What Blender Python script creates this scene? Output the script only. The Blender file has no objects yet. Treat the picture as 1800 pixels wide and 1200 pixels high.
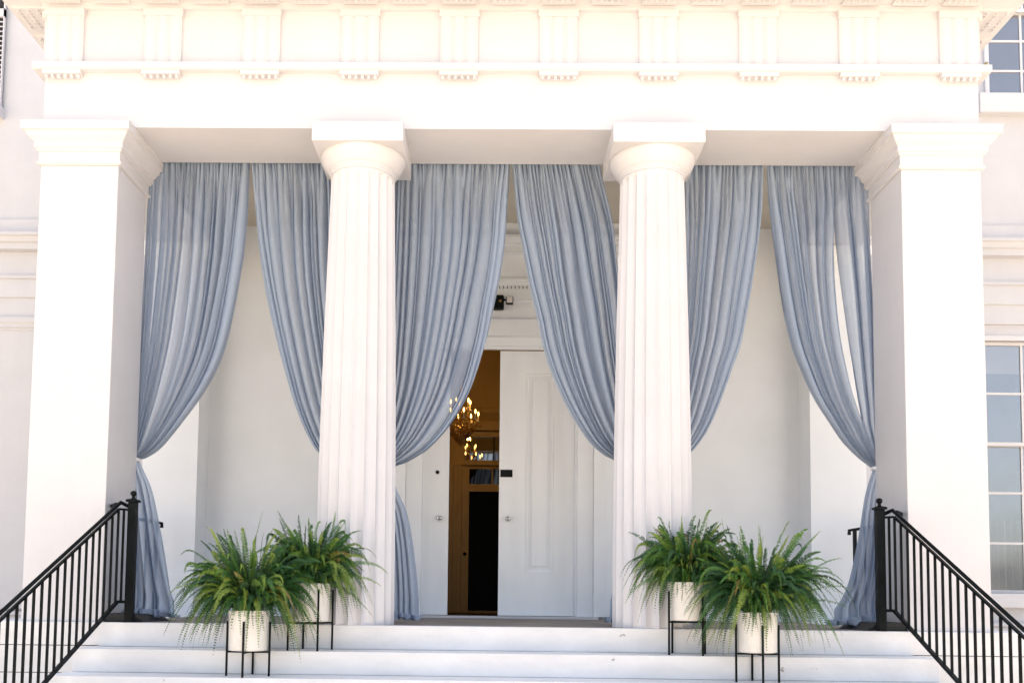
import bpy, math, random
import numpy as np
from mathutils import Matrix, Vector

PI = math.pi
R = math.radians
scene = bpy.context.scene
col = scene.collection

# ------------------------------------------------------------------ camera
cam_d = bpy.data.cameras.new("camera")
cam = bpy.data.objects.new("camera", cam_d)
col.objects.link(cam)
scene.camera = cam
CX, CE, CD, CP, CR, CY, SX, SY, CF = (-0.0755652, 0.2447177, 8.1, 0.0686668, -0.0113584,
                                      -0.0136673, 0.0289684, 0.1858948, 1674.5891)
cam_d.sensor_fit = 'HORIZONTAL'
cam_d.sensor_width = 36.0
cam_d.lens = CF / 1800 * 36
cam_d.shift_x = SX
cam_d.shift_y = SY
cam_d.clip_end = 2000
cam_d.clip_start = 0.05
_r = Vector((math.cos(CY), -math.sin(CY), 0))
_h = Vector((math.sin(CY), math.cos(CY), 0))
_f = _h * math.cos(CP) + Vector((0, 0, math.sin(CP)))
_u = -_h * math.sin(CP) + Vector((0, 0, math.cos(CP)))
_a = _r * math.cos(CR) - _u * math.sin(CR)
_b = _r * math.sin(CR) + _u * math.cos(CR)
m = Matrix.Identity(4)
for i in range(3):
    m[i][0] = _a[i]
    m[i][1] = _b[i]
    m[i][2] = -_f[i]
m[0][3], m[1][3], m[2][3] = CX, -CD, CE
cam.matrix_world = m
scene.render.resolution_x = 1024
scene.render.resolution_y = 682

# ------------------------------------------------------------------ light
SUN_EL, SUN_AZ = 70, 12          # the sun stands high behind the house
world = bpy.data.worlds.new("World")
scene.world = world
world.use_nodes = True
wn = world.node_tree
wn.nodes.clear()
sky = wn.nodes.new('ShaderNodeTexSky')
sky.sky_type = 'NISHITA'
sky.sun_disc = False
sky.sun_elevation = R(SUN_EL)
sky.sun_rotation = R(SUN_AZ)
sky.air_density = 1.0
sky.dust_density = 2.5
sky.ozone_density = 1.0
hs = wn.nodes.new('ShaderNodeHueSaturation')
hs.inputs['Saturation'].default_value = 0.55
bg = wn.nodes.new('ShaderNodeBackground')
bg.inputs['Strength'].default_value = 0.125
wo = wn.nodes.new('ShaderNodeOutputWorld')
wn.links.new(sky.outputs[0], hs.inputs['Color'])
wn.links.new(hs.outputs[0], bg.inputs[0])
wn.links.new(bg.outputs[0], wo.inputs[0])

sd = bpy.data.lights.new("sun", 'SUN')
sd.energy = 4.5
sd.angle = R(0.5)
sd.color = (1.0, 0.95, 0.87)
so = bpy.data.objects.new("sun", sd)
so.rotation_euler = (R(-(90 - SUN_EL)), 0, R(-SUN_AZ))
col.objects.link(so)

vs = scene.view_settings
vs.view_transform = 'Standard'
vs.look = 'None'
vs.exposure = 1.76
vs.gamma = 1.0
try:
    scene.cycles.use_denoising = True
    scene.cycles.transparent_max_bounces = 24
    scene.cycles.max_bounces = 8
    scene.cycles.diffuse_bounces = 5
    scene.cycles.caustics_reflective = False
    scene.cycles.caustics_refractive = False
except Exception:
    pass

# ------------------------------------------------------------------ materials
def mat(name):
    mt = bpy.data.materials.new(name)
    mt.use_nodes = True
    nt = mt.node_tree
    nt.nodes.clear()
    out = nt.nodes.new('ShaderNodeOutputMaterial')
    return mt, nt, out

def N(nt, kind, **kw):
    n = nt.nodes.new(kind)
    for k, v in kw.items():
        if k in n.inputs.keys():
            n.inputs[k].default_value = v
        else:
            setattr(n, k, v)
    return n

def ramp(nt, stops, interp='LINEAR'):
    n = nt.nodes.new('ShaderNodeValToRGB')
    n.color_ramp.interpolation = interp
    e = n.color_ramp.elements
    while len(e) < len(stops):
        e.new(0.5)
    for el, (p, c) in zip(e, stops):
        el.position = p
        el.color = (*c, 1) if len(c) == 3 else c
    return n

def paint(name, base, rough=0.45, var=0.04, scale=3.0, bump=0.15, bscale=40, chips=None, stretch=(1, 1, 1), streak=0.0):
    mt, nt, out = mat(name)
    L = nt.links.new
    b = N(nt, 'ShaderNodeBsdfPrincipled')
    b.inputs['Roughness'].default_value = rough
    g = N(nt, 'ShaderNodeNewGeometry')
    mp = N(nt, 'ShaderNodeMapping')
    mp.inputs['Scale'].default_value = stretch
    L(g.outputs['Position'], mp.inputs[0])
    no = N(nt, 'ShaderNodeTexNoise', Scale=scale, Detail=6.0, Roughness=0.6)
    L(mp.outputs[0], no.inputs['Vector'])
    c0 = tuple(max(0, x * (1 - var * 2.2)) for x in base)
    c1 = tuple(min(1, x * (1 + var)) for x in base)
    rp = ramp(nt, [(0.3, c0), (0.65, c1)])
    L(no.outputs['Fac'], rp.inputs[0])
    last = rp.outputs[0]
    if chips:
        n2 = N(nt, 'ShaderNodeTexNoise', Scale=chips[0], Detail=8.0, Roughness=0.7)
        L(g.outputs['Position'], n2.inputs['Vector'])
        r2 = ramp(nt, [(chips[1], (0, 0, 0)), (chips[1] + 0.015, (1, 1, 1))])
        L(n2.outputs['Fac'], r2.inputs[0])
        mx = N(nt, 'ShaderNodeMix', data_type='RGBA')
        L(r2.outputs[0], mx.inputs['Factor'])
        L(last, mx.inputs['A'])
        mx.inputs['B'].default_value = (*chips[2], 1)
        last = mx.outputs['Result']
    if streak:
        m3 = N(nt, 'ShaderNodeMapping')
        m3.inputs['Scale'].default_value = (9, 9, 0.5)
        L(g.outputs['Position'], m3.inputs[0])
        n3 = N(nt, 'ShaderNodeTexNoise', Scale=1.6, Detail=7.0, Roughness=0.65)
        L(m3.outputs[0], n3.inputs['Vector'])
        r3 = ramp(nt, [(0.45, (1, 1, 1)), (0.75, (1 - streak,) * 3)])
        L(n3.outputs['Fac'], r3.inputs[0])
        m4 = N(nt, 'ShaderNodeMix', data_type='RGBA', blend_type='MULTIPLY')
        m4.inputs['Factor'].default_value = 1
        L(last, m4.inputs['A'])
        L(r3.outputs[0], m4.inputs['B'])
        last = m4.outputs['Result']
    L(last, b.inputs['Base Color'])
    nb = N(nt, 'ShaderNodeTexNoise', Scale=bscale, Detail=5.0)
    L(g.outputs['Position'], nb.inputs['Vector'])
    bp = N(nt, 'ShaderNodeBump', Strength=bump, Distance=0.01)
    L(nb.outputs['Fac'], bp.inputs['Height'])
    L(bp.outputs[0], b.inputs['Normal'])
    L(b.outputs[0], out.inputs[0])
    return mt

M = {}
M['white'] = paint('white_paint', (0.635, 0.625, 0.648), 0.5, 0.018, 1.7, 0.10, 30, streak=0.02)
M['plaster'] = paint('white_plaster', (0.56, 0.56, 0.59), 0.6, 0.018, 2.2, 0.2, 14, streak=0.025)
M['porchwall'] = paint('lightened_porch_paint', (0.84, 0.87, 0.905), 0.55, 0.02, 1.4, 0.1, 25)  # colour lightened against the front paint, making up for shade in the porch
M['ceiling'] = paint('taupe_ceiling_paint', (0.60, 0.56, 0.49), 0.6, 0.03, 1.4, 0.1, 25)
M['door'] = paint('door_paint', (0.88, 0.905, 0.93), 0.35, 0.02, 2.0, 0.06, 60, stretch=(3, 1, .4))
M['steps'] = paint('painted_step', (0.74, 0.735, 0.74), 0.55, 0.05, 2.6, 0.35, 18,
                   chips=(5.5, 0.675, (0.28, 0.25, 0.22)), stretch=(0.6, 1, 1.6))
M['floor'] = paint('weathered_boards', (0.27, 0.235, 0.21), 0.8, 0.3, 5, 0.5, 30, stretch=(0.3, 3, 1))
M['dark'] = paint('dark_gap', (0.02, 0.02, 0.02), 0.9, 0.1)
M['black'] = paint('black_powder_coat', (0.005, 0.007, 0.008), 0.5, 0.25, 8, 0.15, 120)
M['black'].node_tree.nodes['Principled BSDF'].inputs['Specular IOR Level'].default_value = 0.12
M['blackplate'] = paint('black_plate', (0.003, 0.003, 0.004), 0.6, 0.3, 8, 0.15, 60)
M['pot'] = paint('ivory_ceramic', (0.80, 0.755, 0.69), 0.42, 0.03, 7, 0.05, 60)
M['soil'] = paint('potting_soil', (0.035, 0.024, 0.016), 0.95, 0.4, 30, 1.0, 90)
M['hall'] = paint('cream_hall_paint', (0.62, 0.45, 0.16), 0.5, 0.04, 2)
M['hallfloor'] = paint('hall_floorboards', (0.12, 0.06, 0.025), 0.3, 0.2, 4, stretch=(4, .5, 1))
M['brass'] = paint('aged_brass', (0.55, 0.36, 0.12), 0.3, 0.2, 20)
M['brass'].node_tree.nodes['Principled BSDF'].inputs['Metallic'].default_value = 1
M['chrome'] = paint('chrome', (0.75, 0.74, 0.72), 0.1, 0.02)
M['chrome'].node_tree.nodes['Principled BSDF'].inputs['Metallic'].default_value = 1
M['ground'] = paint('sandy_gravel', (0.55, 0.45, 0.335), 0.9, 0.15, 0.8, 0.8, 60)
M['lawn'] = paint('dry_lawn', (0.13, 0.15, 0.05), 0.9, 0.3, 2.0, 0.8, 80)
M['roof'] = paint('grey_roof', (0.12, 0.12, 0.12), 0.8, 0.2)
M['feather_dark'] = paint('dark_feathers', (0.02, 0.018, 0.016), 0.6, 0.2, 60)
M['feather_pale'] = paint('pale_feathers', (0.62, 0.58, 0.5), 0.7, 0.1, 60)
M['feather_yellow'] = paint('yellow_feathers', (0.6, 0.47, 0.16), 0.7, 0.1, 60)
M['lampglass'] = paint('lamp_lens', (0.7, 0.66, 0.66), 0.3, 0.02)
M['redwood'] = paint('brown_recess', (0.16, 0.10, 0.06), 0.8, 0.2)

def glassmat(name, gloss, tint, rough=0.02):
    mt, nt, out = mat(name)
    L = nt.links.new
    t = N(nt, 'ShaderNodeBsdfTransparent')
    t.inputs[0].default_value = (*tint, 1)
    g = N(nt, 'ShaderNodeBsdfGlossy')
    g.inputs['Roughness'].default_value = rough
    g.inputs['Color'].default_value = (0.93, 0.90, 0.88, 1)
    mx = N(nt, 'ShaderNodeMixShader')
    mx.inputs[0].default_value = gloss
    L(t.outputs[0], mx.inputs[1])
    L(g.outputs[0], mx.inputs[2])
    # old panes are slightly wavy
    no = N(nt, 'ShaderNodeTexNoise', Scale=2.2, Detail=1.0)
    bp = N(nt, 'ShaderNodeBump', Strength=0.35, Distance=0.03)
    L(no.outputs['Fac'], bp.inputs['Height'])
    L(bp.outputs[0], g.inputs['Normal'])
    L(mx.outputs[0], out.inputs[0])
    return mt
M['glass'] = glassmat('window_glass', 0.22, (0.8, 0.82, 0.85))
M['nightglass'] = paint('dark_door_glass', (0.002, 0.003, 0.004), 0.03, 0.1, bump=0)
M['nightglass'].node_tree.nodes['Principled BSDF'].inputs['Specular IOR Level'].default_value = 0.03
M['nightglass'].node_tree.nodes['Principled BSDF'].inputs['Roughness'].default_value = 0.3
M['transom'] = paint('transom_glass', (0.006, 0.005, 0.004), 0.02, 0.1, bump=0)
M['transom'].node_tree.nodes['Principled BSDF'].inputs['Specular IOR Level'].default_value = 1.0
M['transom'].node_tree.nodes['Principled BSDF'].inputs['IOR'].default_value = 2.6
M['smalllight'] = paint('small_light_glass', (0.002, 0.003, 0.004), 0.02, 0.1, bump=0)
M['smalllight'].node_tree.nodes['Principled BSDF'].inputs['Specular IOR Level'].default_value = 0.35
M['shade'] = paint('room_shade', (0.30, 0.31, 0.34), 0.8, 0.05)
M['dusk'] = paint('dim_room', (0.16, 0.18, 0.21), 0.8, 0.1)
M['blind'] = paint('white_blind', (0.72, 0.70, 0.70), 0.6, 0.03)

def sheer(name, base, dens):
    mt, nt, out = mat(name)
    L = nt.links.new
    tc = N(nt, 'ShaderNodeNewGeometry')
    no = N(nt, 'ShaderNodeTexNoise', Scale=260.0, Detail=2.0)
    L(tc.outputs['Position'], no.inputs['Vector'])
    rp = ramp(nt, [(0.3, tuple(x * 0.86 for x in base)), (0.7, tuple(min(1, x * 1.08) for x in base))])
    L(no.outputs['Fac'], rp.inputs[0])
    d = N(nt, 'ShaderNodeBsdfDiffuse')
    t = N(nt, 'ShaderNodeBsdfTranslucent')
    L(rp.outputs[0], d.inputs[0])
    L(rp.outputs[0], t.inputs[0])
    m1 = N(nt, 'ShaderNodeMixShader')
    m1.inputs[0].default_value = 0.3
    L(d.outputs[0], m1.inputs[1])
    L(t.outputs[0], m1.inputs[2])
    tr = N(nt, 'ShaderNodeBsdfTransparent')
    tr.inputs[0].default_value = (0.92, 0.95, 1.0, 1)
    lw = N(nt, 'ShaderNodeLayerWeight')
    lw.inputs['Blend'].default_value = 0.35
    mr = N(nt, 'ShaderNodeMapRange')
    mr.inputs['From Min'].default_value = 0.0
    mr.inputs['From Max'].default_value = 0.8
    mr.inputs['To Min'].default_value = dens
    mr.inputs['To Max'].default_value = 0.97
    L(lw.outputs['Facing'], mr.inputs['Value'])
    ga = N(nt, 'ShaderNodeAttribute')
    ga.attribute_name = 'gather'
    L(ga.outputs['Fac'], mr.inputs['To Min'])
    m2 = N(nt, 'ShaderNodeMixShader')
    L(mr.outputs[0], m2.inputs[0])
    L(tr.outputs[0], m2.inputs[1])
    L(m1.outputs[0], m2.inputs[2])
    L(m2.outputs[0], out.inputs[0])
    return mt
M['sheer'] = sheer('dusty_blue_chiffon', (0.40, 0.48, 0.608), 0.62)
M['white_sheer'] = sheer('white_voile', (0.8, 0.8, 0.8), 0.5)
M['ribbon'] = paint('white_ribbon', (0.75, 0.76, 0.78), 0.35, 0.02)

def leafmat():
    mt, nt, out = mat('fern_leaf')
    L = nt.links.new
    at = N(nt, 'ShaderNodeAttribute')
    at.attribute_name = 'tone'
    rp = ramp(nt, [(0.0, (0.014, 0.050, 0.016)), (0.35, (0.034, 0.120, 0.026)), (0.7, (0.100, 0.225, 0.032)), (0.95, (0.26, 0.35, 0.055)), (1.0, (0.26, 0.20, 0.06))])
    L(at.outputs['Fac'], rp.inputs[0])
    b = N(nt, 'ShaderNodeBsdfPrincipled')
    b.inputs['Roughness'].default_value = 0.42
    L(rp.outputs[0], b.inputs['Base Color'])
    t = N(nt, 'ShaderNodeBsdfTranslucent')
    L(rp.outputs[0], t.inputs[0])
    mx = N(nt, 'ShaderNodeMixShader')
    mx.inputs[0].default_value = 0.3
    L(b.outputs[0], mx.inputs[1])
    L(t.outputs[0], mx.inputs[2])
    L(mx.outputs[0], out.inputs[0])
    return mt
M['leaf'] = leafmat()

def emis(name, c, s):
    mt, nt, out = mat(name)
    e = N(nt, 'ShaderNodeEmission')
    e.inputs[0].default_value = (*c, 1)
    e.inputs[1].default_value = s
    nt.links.new(e.outputs[0], out.inputs[0])
    return mt
M['flame'] = emis('candle_flame', (1.0, 0.50, 0.12), 5)
mt, nt, out = mat('crystal')
b = N(nt, 'ShaderNodeBsdfPrincipled')
b.inputs['Base Color'].default_value = (0.9, 0.72, 0.42, 1)
b.inputs['Metallic'].default_value = 0.9
b.inputs['Roughness'].default_value = 0.12
nt.links.new(b.outputs[0], out.inputs[0])
M['crystal'] = mt

# ------------------------------------------------------------------ mesh helpers
class MB:
    def __init__(s):
        s.v = []
        s.f = []
    def add(s, vs_, fs_):
        n = len(s.v)
        s.v += [tuple(p) for p in vs_]
        s.f += [tuple(i + n for i in f) for f in fs_]
        return s
    def box(s, x0, x1, y0, y1, z0, z1):
        return s.add([(x0, y0, z0), (x1, y0, z0), (x1, y1, z0), (x0, y1, z0),
                      (x0, y0, z1), (x1, y0, z1), (x1, y1, z1), (x0, y1, z1)],
                     [(0, 3, 2, 1), (4, 5, 6, 7), (0, 1, 5, 4), (1, 2, 6, 5), (2, 3, 7, 6), (3, 0, 4, 7)])
    def lathe(s, prof, n=32, c=(0, 0, 0), cap=True):
        V = []
        F = []
        for r, z in prof:
            for k in range(n):
                a = 2 * PI * k / n
                V.append((c[0] + r * math.cos(a), c[1] + r * math.sin(a), c[2] + z))
        for j in range(len(prof) - 1):
            for k in range(n):
                k2 = (k + 1) % n
                F.append((j * n + k, j * n + k2, (j + 1) * n + k2, (j + 1) * n + k))
        if cap:
            F.append(tuple(range(n))[::-1])
            F.append(tuple(range((len(prof) - 1) * n, len(prof) * n)))
        return s.add(V, F)
    def sqlathe(s, prof, x0, x1, y0, y1):
        # mitred mouldings round a rectangle: prof = [(offset, z)]
        V = []
        F = []
        for o, z in prof:
            V += [(x0 - o, y0 - o, z), (x1 + o, y0 - o, z), (x1 + o, y1 + o, z), (x0 - o, y1 + o, z)]
        for j in range(len(prof) - 1):
            for k in range(4):
                k2 = (k + 1) % 4
                F.append((j * 4 + k, j * 4 + k2, (j + 1) * 4 + k2, (j + 1) * 4 + k))
        F.append((3, 2, 1, 0))
        n = (len(prof) - 1) * 4
        F.append((n, n + 1, n + 2, n + 3))
        return s.add(V, F)
    def extr_x(s, prof, x0, x1):
        # profile in (y,z), extruded along x
        n = len(prof)
        V = [(x0, y, z) for y, z in prof] + [(x1, y, z) for y, z in prof]
        F = [(k, (k + 1) % n, n + (k + 1) % n, n + k) for k in range(n)]
        F += [tuple(range(n))[::-1], tuple(range(n, 2 * n))]
        return s.add(V, F)
    def extr_z(s, prof, z0, z1):
        n = len(prof)
        V = [(x, y, z0) for x, y in prof] + [(x, y, z1) for x, y in prof]
        F = [(k, (k + 1) % n, n + (k + 1) % n, n + k) for k in range(n)]
        F += [tuple(range(n))[::-1], tuple(range(n, 2 * n))]
        return s.add(V, F)
    def tube(s, pts, r, n=8, sq=False):
        pts = [Vector(p) for p in pts]
        V = []
        F = []
        if sq:
            n = 4
        rr = r if isinstance(r, (list, tuple)) else [r] * len(pts)
        up0 = Vector((0, 0, 1))
        for i, p in enumerate(pts):
            a = pts[max(i - 1, 0)]
            b_ = pts[min(i + 1, len(pts) - 1)]
            t = (b_ - a).normalized()
            up = up0 if abs(t.z) < 0.95 else Vector((0, 1, 0))
            e1 = t.cross(up).normalized()
            e2 = e1.cross(t).normalized()
            for k in range(n):
                ang = 2 * PI * k / n + (PI / 4 if sq else 0)
                q = rr[i] * (1.41421 if sq else 1)
                V.append(p + e1 * (q * math.cos(ang)) + e2 * (q * math.sin(ang)))
        for j in range(len(pts) - 1):
            for k in range(n):
                k2 = (k + 1) % n
                F.append((j * n + k, j * n + k2, (j + 1) * n + k2, (j + 1) * n + k))
        F.append(tuple(range(n))[::-1])
        F.append(tuple(range((len(pts) - 1) * n, len(pts) * n)))
        return s.add(V, F)
    def sph(s, c, r, n=12, sc=(1, 1, 1)):
        prof = []
        mrows = max(6, n // 2)
        V = []
        F = []
        for j in range(mrows + 1):
            th = PI * j / mrows
            for k in range(n):
                a = 2 * PI * k / n
                V.append((c[0] + r * sc[0] * math.sin(th) * math.cos(a), c[1] + r * sc[1] * math.sin(th) * math.sin(a), c[2] - r * sc[2] * math.cos(th)))
        for j in range(mrows):
            for k in range(n):
                k2 = (k + 1) % n
                F.append((j * n + k, j * n + k2, (j + 1) * n + k2, (j + 1) * n + k))
        return s.add(V, F)
    def build(s, name, mt, parent=None, smooth=False, bevel=0.0, auto=None, loc=None):
        me = bpy.data.meshes.new(name)
        me.from_pydata(s.v, [], s.f)
        me.validate()
        me.update()
        if smooth or auto:
            me.polygons.foreach_set('use_smooth', [True] * len(me.polygons))
        me.materials.append(mt)
        o = bpy.data.objects.new(name, me)
        col.objects.link(o)
        if auto:
            try:
                me.set_sharp_from_angle(angle=R(auto))
            except Exception:
                pass
        if bevel:
            bv = o.modifiers.new('bevel', 'BEVEL')
            bv.width = bevel
            bv.segments = 2
            bv.limit_method = 'ANGLE'
            bv.angle_limit = R(40)
        if parent:
            o.parent = parent
            o.location = tuple(-c for c in world_loc(parent))
        return o

def world_loc(o):
    p = Vector((0, 0, 0))
    while o:
        p += o.location
        o = o.parent
    return p

def tag(o, label, cat, group=None):
    o['label'] = label
    o['category'] = cat
    if group:
        o['group'] = group
    return o

def empty(name, loc=(0, 0, 0)):
    o = bpy.data.objects.new(name, None)
    o.location = loc
    col.objects.link(o)
    return o

def bx(*a):
    return MB().box(*a)

# ------------------------------------------------------------------ ground
GZ = -1.35
g = bx(-300, 300, -300, 300, GZ - 0.3, GZ).build('ground', M['ground'])
g['kind'] = 'structure'

# ------------------------------------------------------------------ the mansion
H = empty('mansion', (0, 3.3, 0))
tag(H, 'white painted mansion with fluted columns, square piers and a deep entablature', 'house')
WY = 3.30            # wall plane
PX0, PX1 = 3.46, 4.154   # piers
BY0, BY1 = 0.087, 0.771  # front beam
BZ = 4.387
DX0, DX1, DZ = -0.96, 0.90, 3.296   # door opening

def wall_with_holes(x0, x1, z0, z1, y0, y1, holes):
    b_ = MB()
    xs = sorted({x0, x1, *[h[0] for h in holes], *[h[1] for h in holes]})
    for a, c in zip(xs[:-1], xs[1:]):
        mid = (a + c) / 2
        hs_ = sorted([h for h in holes if h[0] < mid < h[1]], key=lambda h: h[2])
        z = z0
        for h in hs_:
            if h[2] > z:
                b_.box(a, c, y0, y1, z, h[2])
            z = h[3]
        if z < z1:
            b_.box(a, c, y0, y1, z, z1)
    return b_

WIN = [  # x0,x1,z0,z1
    (5.78, 7.70, 0.36, 3.40),
    (5.93, 7.75, 6.44, 8.70),
    (-8.25, -6.33, 0.36, 3.40),
    (-8.25, -6.40, 6.24, 8.60),
]
BASEW = (6.27, 7.4, -1.0, -0.42)
wall_with_holes(4.154, 9.5, GZ, 9.6, WY, WY + 0.35, [WIN[0], WIN[1], BASEW]).build('wall', M['plaster'], H)
wall_with_holes(-9.5, -4.154, GZ, 9.6, WY, WY + 0.35, [WIN[2], WIN[3]]).build('wall', M['plaster'], H)
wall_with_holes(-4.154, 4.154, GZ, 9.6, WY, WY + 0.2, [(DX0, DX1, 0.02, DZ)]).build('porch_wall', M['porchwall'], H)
bx(BASEW[0] - .1, BASEW[1] + .1, WY + .2, WY + .3, BASEW[2] - .1, BASEW[3] + .1).build('basement_vent', M['redwood'], H)
# body of the house behind
bx(-9.5, -9.2, WY + .36, 15, GZ, 9.6).build('side_wall', M['plaster'], H)
bx(9.2, 9.5, WY + .36, 15, GZ, 9.6).build('side_wall', M['plaster'], H)
bx(-9.5, 9.5, 15, 15.3, GZ, 9.6).build('rear_wall', M['plaster'], H)
bx(-9.9, 9.9, 2.9, 15.7, 9.6, 10.0).build('roof', M['roof'], H)

# wing entablature: bands that also run across the back of the porch
def band(x0, x1, yw, mtl, name='wall_cornice'):
    pr = [(yw - .06, 4.81), (yw - .06, 4.62), (yw - .19, 4.61), (yw - .19, 4.575), (yw - .165, 4.56), (yw - .15, 4.53), (yw - .15, 4.505),
          (yw - .12, 4.49), (yw - .12, 4.42), (yw - .03, 4.41), (yw - .03, 4.115),
          (yw - .085, 4.105), (yw - .085, 4.07), (yw - .06, 4.06), (yw - .06, 3.84), (yw - .035, 3.83), (yw - .035, 3.60), (yw + .01, 3.60), (yw + .01, 4.81)]
    MB().extr_x(pr[::-1], x0, x1).build(name, mtl, H)
band(4.154, 9.5, WY, M['plaster'])
band(-9.5, -4.154, WY, M['plaster'])
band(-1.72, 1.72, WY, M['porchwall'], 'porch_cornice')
# wall base mouldings of the wings
for x0, x1 in ((4.154, 9.5), (-9.5, -4.154)):
    MB().extr_x([(WY + .01, .02), (WY - .09, .02), (WY - .09, -.02), (WY - .06, -.04), (WY - .06, GZ), (WY + .01, GZ)], x0, x1).build('wall_base', M['plaster'], H)

# ---- windows
def sash_window(x0, x1, z0, z1, rows, cols, meet, sill_h=0.16, shades=None):
    w = MB()
    cas = .10
    # casing frame round the opening
    w.box(x0 - .05, x0, WY - .035, WY + .12, z0, z1)
    w.box(x1, x1 + .05, WY - .035, WY + .12, z0, z1)
    w.box(x0 - .05, x1 + .05, WY - .035, WY + .12, z1, z1 + .06)
    f_ = w.build('window', M['white'], H)
    f_.name = 'window'
    s_ = bx(x0 - .16, x1 + .16, WY - .12, WY + .10, z0 - sill_h, z0).build('sill', M['white'], f_)
    s_.parent = f_
    def sash(za, zb, yy, nr, nm):
        k = MB()
        t = .045
        k.box(x0, x0 + t, yy, yy + .04, za, zb)
        k.box(x1 - t, x1, yy, yy + .04, za, zb)
        k.box(x0 + t, x1 - t, yy, yy + .04, za, za + t)
        k.box(x0 + t, x1 - t, yy, yy + .04, zb - t, zb)
        for i in range(1, cols):
            xc = x0 + (x1 - x0) * i / cols
            k.box(xc - .014, xc + .014, yy + .006, yy + .034, za + t, zb - t)
        for j in range(1, nr):
            zc = za + (zb - za) * j / nr
            k.box(x0 + t, x1 - t, yy + .008, yy + .032, zc - .014, zc + .014)
        s1 = k.build('sash', M['white'], f_)
        bx(x0 + t, x1 - t, yy + .018, yy + .022, za + t, zb - t).build('pane', M['glass'], f_)
    sash(meet, z1, WY + .02, rows[0], 0)
    sash(z0, meet + .04, WY + .065, rows[1], 0)
    return f_
fA = sash_window(*WIN[0], (2, 3), 4, 2.13)
fB = sash_window(*WIN[1], (2, 3), 4, 7.55, 0.24)
fC = sash_window(*WIN[2], (2, 3), 4, 2.13)
fD = sash_window(*WIN[3], (2, 3), 4, 7.45, 0.14)
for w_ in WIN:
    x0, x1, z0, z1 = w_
    bx(x0 - .1, x1 + .1, WY + .36, WY + .38, z0 - .1, z1 + .1).build('window_backing', M['shade'] if z0 > 5 else M['dusk'], H)  # backing sheets; the lower ones have the room's dimness painted on
# blind and voile behind the lower right window
bl = MB()
for k in range(9):
    z = 3.34 - k * .033
    bl.add([(5.80, WY + .16, z), (7.68, WY + .16, z), (7.68, WY + .19, z - .028), (5.80, WY + .19, z - .028)], [(0, 1, 2, 3)])
bl.box(5.8, 7.68, WY + .15, WY + .20, 3.34, 3.38)
bl.build('blind', M['blind'], fA)
vo = MB()
nx = 240
V = []
F = []
for j in range(2):
    for i in range(nx + 1):
        x = 5.84 + (1.8) * i / nx
        V.append((x, WY + .2 + .03 * math.sin(i * .55) * (1 + .4 * math.sin(i * .13)), 1.25 if j else .36))
for i in range(nx):
    F.append((i, i + 1, nx + 2 + i, nx + 1 + i))
vo.add(V, F)
vo.build('voile_curtain', M['white_sheer'], fA, smooth=True)

# louvred shutters beside the upper left window
for xs_ in ((-6.83, -6.262),):
    sh = MB()
    a, c = xs_
    sh.box(a, a + .06, WY - .07, WY - .03, 6.30, 8.6)
    sh.box(c - .012, c, WY - .07, WY - .03, 6.30, 8.6)
    sh.box(a, c, WY - .07, WY - .03, 6.24, 6.30)
    sh.box(a, c, WY - .07, WY - .03, 7.4, 7.5)
    shf = sh.build('shutter', M['white'], H)
    lv = MB()
    z = 6.33
    while z < 7.38:
        lv.add([(a + .06, WY - .035, z + .03), (c - .012, WY - .035, z + .03), (c - .012, WY - .065, z), (a + .06, WY - .065, z),
                (a + .06, WY - .035, z + .038), (c - .012, WY - .035, z + .038), (c - .012, WY - .065, z + .008), (a + .06, WY - .065, z + .008)],
               [(0, 1, 2, 3), (4, 7, 6, 5), (3, 2, 6, 7), (0, 4, 5, 1)])
        z += .062
    lv.build('louvre', M['white'], shf)
    bx(a + .05, c - .012, WY - .03, WY - .012, 6.3, 8.6).build('shutter_back', M['dark'], shf)

# left wing pilaster and engaged column beside the window
MB().sqlathe([(0, .05), (0, 3.42), (.012, 3.43), (.012, 3.45), (.03, 3.46), (.03, 3.50), (.045, 3.52), (.045, 3.58), (.0, 3.585), (0, 3.60)],
             -6.17, -5.70, WY - .06, WY + .02).build('pilaster', M['plaster'], H)
# ---- porch floor, podium, ceiling
bx(-3.44, 3.44, 0.11, WY, -0.06, 0.0).build('porch_floor', M['floor'], H)
bx(-3.44, 3.44, 0.0, 0.11, -0.203, 0.0).build('porch_nosing', M['steps'], H, bevel=.006)
for sg in (-1, 1):
    for k, (za, zb) in enumerate(((-.197, .0), (-.43, -.203), (-.66, -.436), (GZ, -.666))):
        xa, xb = sorted((sg * 3.445, sg * 4.55))
        bx(xa, xb, .035 + .002 * k, WY - .12, za, zb).build('podium_course', M['steps'], H, bevel=.004)
    xa, xb = sorted((sg * 3.5, sg * 4.5))
    bx(xa, xb, .06, WY - .16, GZ, -.01).build('podium_core', M['dark'], H)
bx(-3.44, 3.44, 0.13, WY, GZ, -.07).build('podium_core', M['dark'], H)
bx(-4.0, 4.0, BY1, WY, 4.77, 4.90).build('porch_ceiling', M['ceiling'], H)
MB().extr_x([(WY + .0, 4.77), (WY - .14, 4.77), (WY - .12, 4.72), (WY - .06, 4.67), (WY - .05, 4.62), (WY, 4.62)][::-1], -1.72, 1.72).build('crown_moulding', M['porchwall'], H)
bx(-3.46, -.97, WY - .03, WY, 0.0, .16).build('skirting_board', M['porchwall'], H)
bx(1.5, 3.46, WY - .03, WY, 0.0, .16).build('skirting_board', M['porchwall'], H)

# pilasters on the back wall of the porch
for sg in (-1, 1):
    xa, xb = sorted((sg * 3.558, sg * 4.20))
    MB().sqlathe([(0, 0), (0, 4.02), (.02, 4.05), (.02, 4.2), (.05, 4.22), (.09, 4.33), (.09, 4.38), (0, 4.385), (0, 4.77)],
                 xa, xb, 2.878, WY + .02).build('porch_pilaster', M['porchwall'], H)

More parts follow.
